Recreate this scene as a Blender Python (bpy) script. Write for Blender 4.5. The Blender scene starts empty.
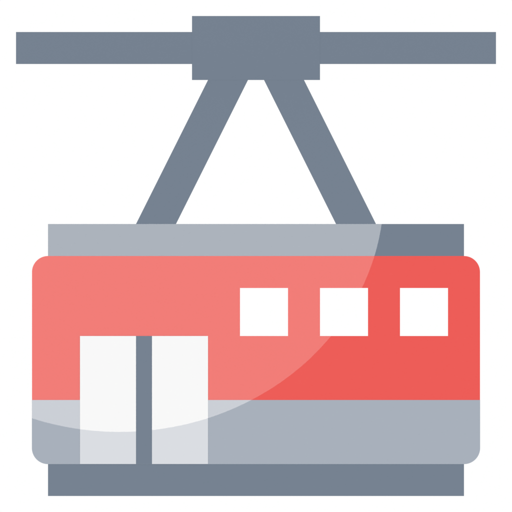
import bpy, bmesh, math
from mathutils import Vector

S = 64.0                       # picture pixels per metre: a door leaf comes out 2 m high
def X(px): return (px - 256) / S
def Z(py): return (512 - py) / S

scene = bpy.context.scene
C = scene.collection

# ---------------------------------------------------------------- camera
cam_d = bpy.data.cameras.new("camera")
cam_d.type = 'ORTHO'
cam_d.ortho_scale = 8.0
cam_d.clip_end = 500
cam = bpy.data.objects.new("camera", cam_d)
cam.location = (0, -20, 4)
cam.rotation_euler = (math.radians(90), 0, 0)
C.objects.link(cam)
scene.camera = cam

# ---------------------------------------------------------------- plain white surround
w = bpy.data.worlds.new("World")
scene.world = w
w.use_nodes = True
bg = w.node_tree.nodes["Background"]
bg.inputs[0].default_value = (1, 1, 1, 1)
bg.inputs[1].default_value = 1.0

# ---------------------------------------------------------------- the round lamp mirrored in the gloss paint
LAMP_RX, LAMP_RZ = 264.3 / S, 239.9 / S   # its reflection is the pale oval on the cabin front
LAMP_D = 60.0
LAMP_L = 6.0                   # radiance
lamp_d = bpy.data.lights.new("round_softbox", 'AREA')
lamp_d.shape = 'ELLIPSE'
lamp_d.size = 2 * LAMP_RX
lamp_d.size_y = 2 * LAMP_RZ
lamp_d.energy = LAMP_L * math.pi * math.pi * LAMP_RX * LAMP_RZ
lamp = bpy.data.objects.new("round_softbox", lamp_d)
lamp.location = (X(119.7), -LAMP_D, Z(192))
lamp.rotation_euler = (math.radians(90), 0, 0)
C.objects.link(lamp)
E = 1.0 + LAMP_L * LAMP_RX * LAMP_RZ / LAMP_D ** 2     # light falling on a front face

scene.view_settings.view_transform = 'Standard'
scene.view_settings.look = 'None'
scene.view_settings.exposure = 0
scene.view_settings.gamma = 1

# ---------------------------------------------------------------- materials
def lin(c):
    return [(v / 255 / 12.92) if v / 255 <= .04045 else ((v / 255 + .055) / 1.055) ** 2.4 for v in c]

def matte(name, rgb):
    m = bpy.data.materials.new(name); m.use_nodes = True
    nt = m.node_tree; nt.nodes.clear()
    out = nt.nodes.new("ShaderNodeOutputMaterial")
    d = nt.nodes.new("ShaderNodeBsdfDiffuse")
    d.inputs["Color"].default_value = [min(1, v / E) for v in lin(rgb)] + [1]
    nt.links.new(d.outputs[0], out.inputs[0])
    return m

COAT = 0.05                    # share of mirror gloss over the paint
def gloss(name, plain, shining):
    """Gloss paint: looks `plain` against the white surround, `shining` where it mirrors the round lamp."""
    o, i = lin(plain), lin(shining)
    tint = [min(1, (b - a) / (COAT * LAMP_L)) for a, b in zip(o, i)]
    dif = [max(0, (a - COAT * t) / ((1 - COAT) * E)) for a, t in zip(o, tint)]
    m = bpy.data.materials.new(name); m.use_nodes = True
    nt = m.node_tree; nt.nodes.clear()
    out = nt.nodes.new("ShaderNodeOutputMaterial")
    mix = nt.nodes.new("ShaderNodeMixShader"); mix.inputs[0].default_value = COAT
    d = nt.nodes.new("ShaderNodeBsdfDiffuse"); d.inputs["Color"].default_value = dif + [1]
    g = nt.nodes.new("ShaderNodeBsdfGlossy"); g.inputs["Color"].default_value = tint + [1]
    g.inputs["Roughness"].default_value = 0.0
    nt.links.new(d.outputs[0], mix.inputs[1]); nt.links.new(g.outputs[0], mix.inputs[2])
    nt.links.new(mix.outputs[0], out.inputs[0])
    return m

DARK = (118, 130, 145)
M_dark = matte("slate_grey_steel", DARK)
M_roof = gloss("slate_grey_gloss", DARK, (172, 179, 188))
M_red = gloss("coral_red_gloss", (237, 93, 88), (242, 125, 120))
M_band = gloss("pale_grey_gloss", (168, 176, 187), (203, 207, 214))
M_door = gloss("off_white_gloss", (218, 221, 226), (248, 248, 248))
M_pane = matte("white_frosted_glass", (255, 255, 255))

# ---------------------------------------------------------------- mesh helpers
def obj(name, bm, mat, parent=None, loc=None):
    bmesh.ops.recalc_face_normals(bm, faces=bm.faces[:])
    me = bpy.data.meshes.new(name); bm.to_mesh(me); bm.free()
    me.materials.append(mat)
    o = bpy.data.objects.new(name, me); C.objects.link(o)
    if parent:
        o.parent = parent
    return o

def prism(outline, y0, y1):
    """Closed prism of an (x, z) outline between two depths."""
    bm = bmesh.new()
    a = [bm.verts.new((x, y0, z)) for x, z in outline]
    b = [bm.verts.new((x, y1, z)) for x, z in outline]
    n = len(a)
    bm.faces.new(a); bm.faces.new(b[::-1])
    for k in range(n):
        bm.faces.new((a[k], b[k], b[(k + 1) % n], a[(k + 1) % n]))
    return bm

def rect(px0, py0, px1, py1):
    return [(X(px0), Z(py1)), (X(px1), Z(py1)), (X(px1), Z(py0)), (X(px0), Z(py0))]

def rounded(x0, z0, x1, z1, rb, rt, n=24):
    """Rectangle with bottom radius rb and top radius rt."""
    pts = []
    def arc(cx, cz, r, a0):
        if r <= 0:
            pts.append((cx, cz)); return
        for k in range(n + 1):
            a = math.radians(a0 + 90 * k / n)
            pts.append((cx + r * math.cos(a), cz + r * math.sin(a)))
    arc(x0 + rb, z0 + rb, rb, 180)
    arc(x1 - rb, z0 + rb, rb, 270)
    arc(x1 - rt, z1 - rt, rt, 0)
    arc(x0 + rt, z1 - rt, rt, 90)
    return pts

# ---------------------------------------------------------------- the cable
CZ, CR = Z(48), 16 / S
def cable():
    """Solid square bar with its four long edges just taken off."""
    h, b = CR, 0.004
    sec = [(-h, -h + b), (-h, h - b), (-h + b, h), (h - b, h), (h, h - b), (h, -h + b), (h - b, -h), (-h + b, -h)]
    bm = bmesh.new(); n = len(sec)
    e0 = [bm.verts.new((X(16), y, CZ + z)) for y, z in sec]
    e1 = [bm.verts.new((X(496), y, CZ + z)) for y, z in sec]
    bm.faces.new(e0); bm.faces.new(e1[::-1])
    for k in range(n):
        bm.faces.new((e0[k], e0[(k + 1) % n], e1[(k + 1) % n], e1[k]))
    return bm
c = obj("cable", cable(), M_dark)
c["label"] = "thick slate grey horizontal cable running through the block above the red cabin"
c["category"] = "cable"

# ---------------------------------------------------------------- the cable car
car = bpy.data.objects.new("cable_car", None); C.objects.link(car)
car["label"] = "red and grey cable car with white windows hanging from the horizontal cable"
car["category"] = "cable car"

HALF = 1.0                     # half depth of the cabin

def carriage():
    """Block with a square bore the cable runs through."""
    bm = bmesh.new()
    hy, hz, rb = CR + 0.0015, 32 / S, CR + 0.0006
    rings = []
    for x in (X(192), X(320)):
        sq = ((-1, -1), (-1, 1), (1, 1), (1, -1))
        rings.append(([bm.verts.new((x, hy * a, CZ + hz * b)) for a, b in sq],
                      [bm.verts.new((x, rb * a, CZ + rb * b)) for a, b in sq]))
    (o0, i0), (o1, i1) = rings
    for k in range(4):
        j = (k + 1) % 4
        bm.faces.new((o0[k], o0[j], i0[j], i0[k])); bm.faces.new((o1[k], i1[k], i1[j], o1[j]))
        bm.faces.new((o0[k], o1[k], o1[j], o0[j])); bm.faces.new((i0[k], i0[j], i1[j], i1[k]))
    return bm
obj("carriage", carriage(), M_dark, car)

def arm(t0, t1, b0, b1):
    """Slanting hanger: splayed front and rear legs joined under the carriage; x slides from the top to the bottom pair."""
    zt, zb = Z(80), Z(224)
    a, b = CR + .0005, HALF - .002
    side = [(-a, zt), (a, zt), (b, zb), (b - .3, zb), (.1, zt - .4), (-.1, zt - .4), (.3 - b, zb), (-b, zb)]
    bm = bmesh.new()
    L, R = [], []
    for y, z in side:
        f = (zt - z) / (zt - zb)
        L.append(bm.verts.new((X(t0 + (b0 - t0) * f), y, z)))
        R.append(bm.verts.new((X(t1 + (b1 - t1) * f), y, z)))
    n = len(side)
    bm.faces.new(L); bm.faces.new(R[::-1])
    for k in range(n):
        j = (k + 1) % n
        bm.faces.new((L[k], R[k], R[j], L[j]))
    return bm
obj("hanger_arm", arm(208, 248, 136, 176), M_dark, car)
obj("hanger_arm", arm(264, 304, 336, 376), M_dark, car)

obj("roof", prism(rect(48, 224, 464, 256), -HALF + .001, HALF - .001), M_roof, car)
obj("floor_base", prism(rect(48, 464.1, 464, 496), -HALF + .001, HALF - .001), M_dark, car)

r = 16 / S
obj("cabin_body", prism(rounded(X(32), Z(464), X(480), Z(256), r, r), -HALF, HALF), M_red, car)
obj("lower_panel", prism(rounded(X(32) - .002, Z(464) - .002, X(480) + .002, Z(400), r + .002, 0), -HALF - .002, HALF + .002), M_band, car)

door = obj("door", prism(rect(80, 336, 208, 464), -HALF - .004, -HALF + .02), M_dark, car)
for a, b in ((80, 136), (152, 208)):
    obj("door_leaf", prism(rect(a, 336, b, 464), -HALF - .006, -HALF - .0041), M_door, door)

for a in (240, 320, 400):
    obj("window", prism(rect(a, 288, a + 48, 336), -HALF - .003, -HALF + .02), M_pane, car)
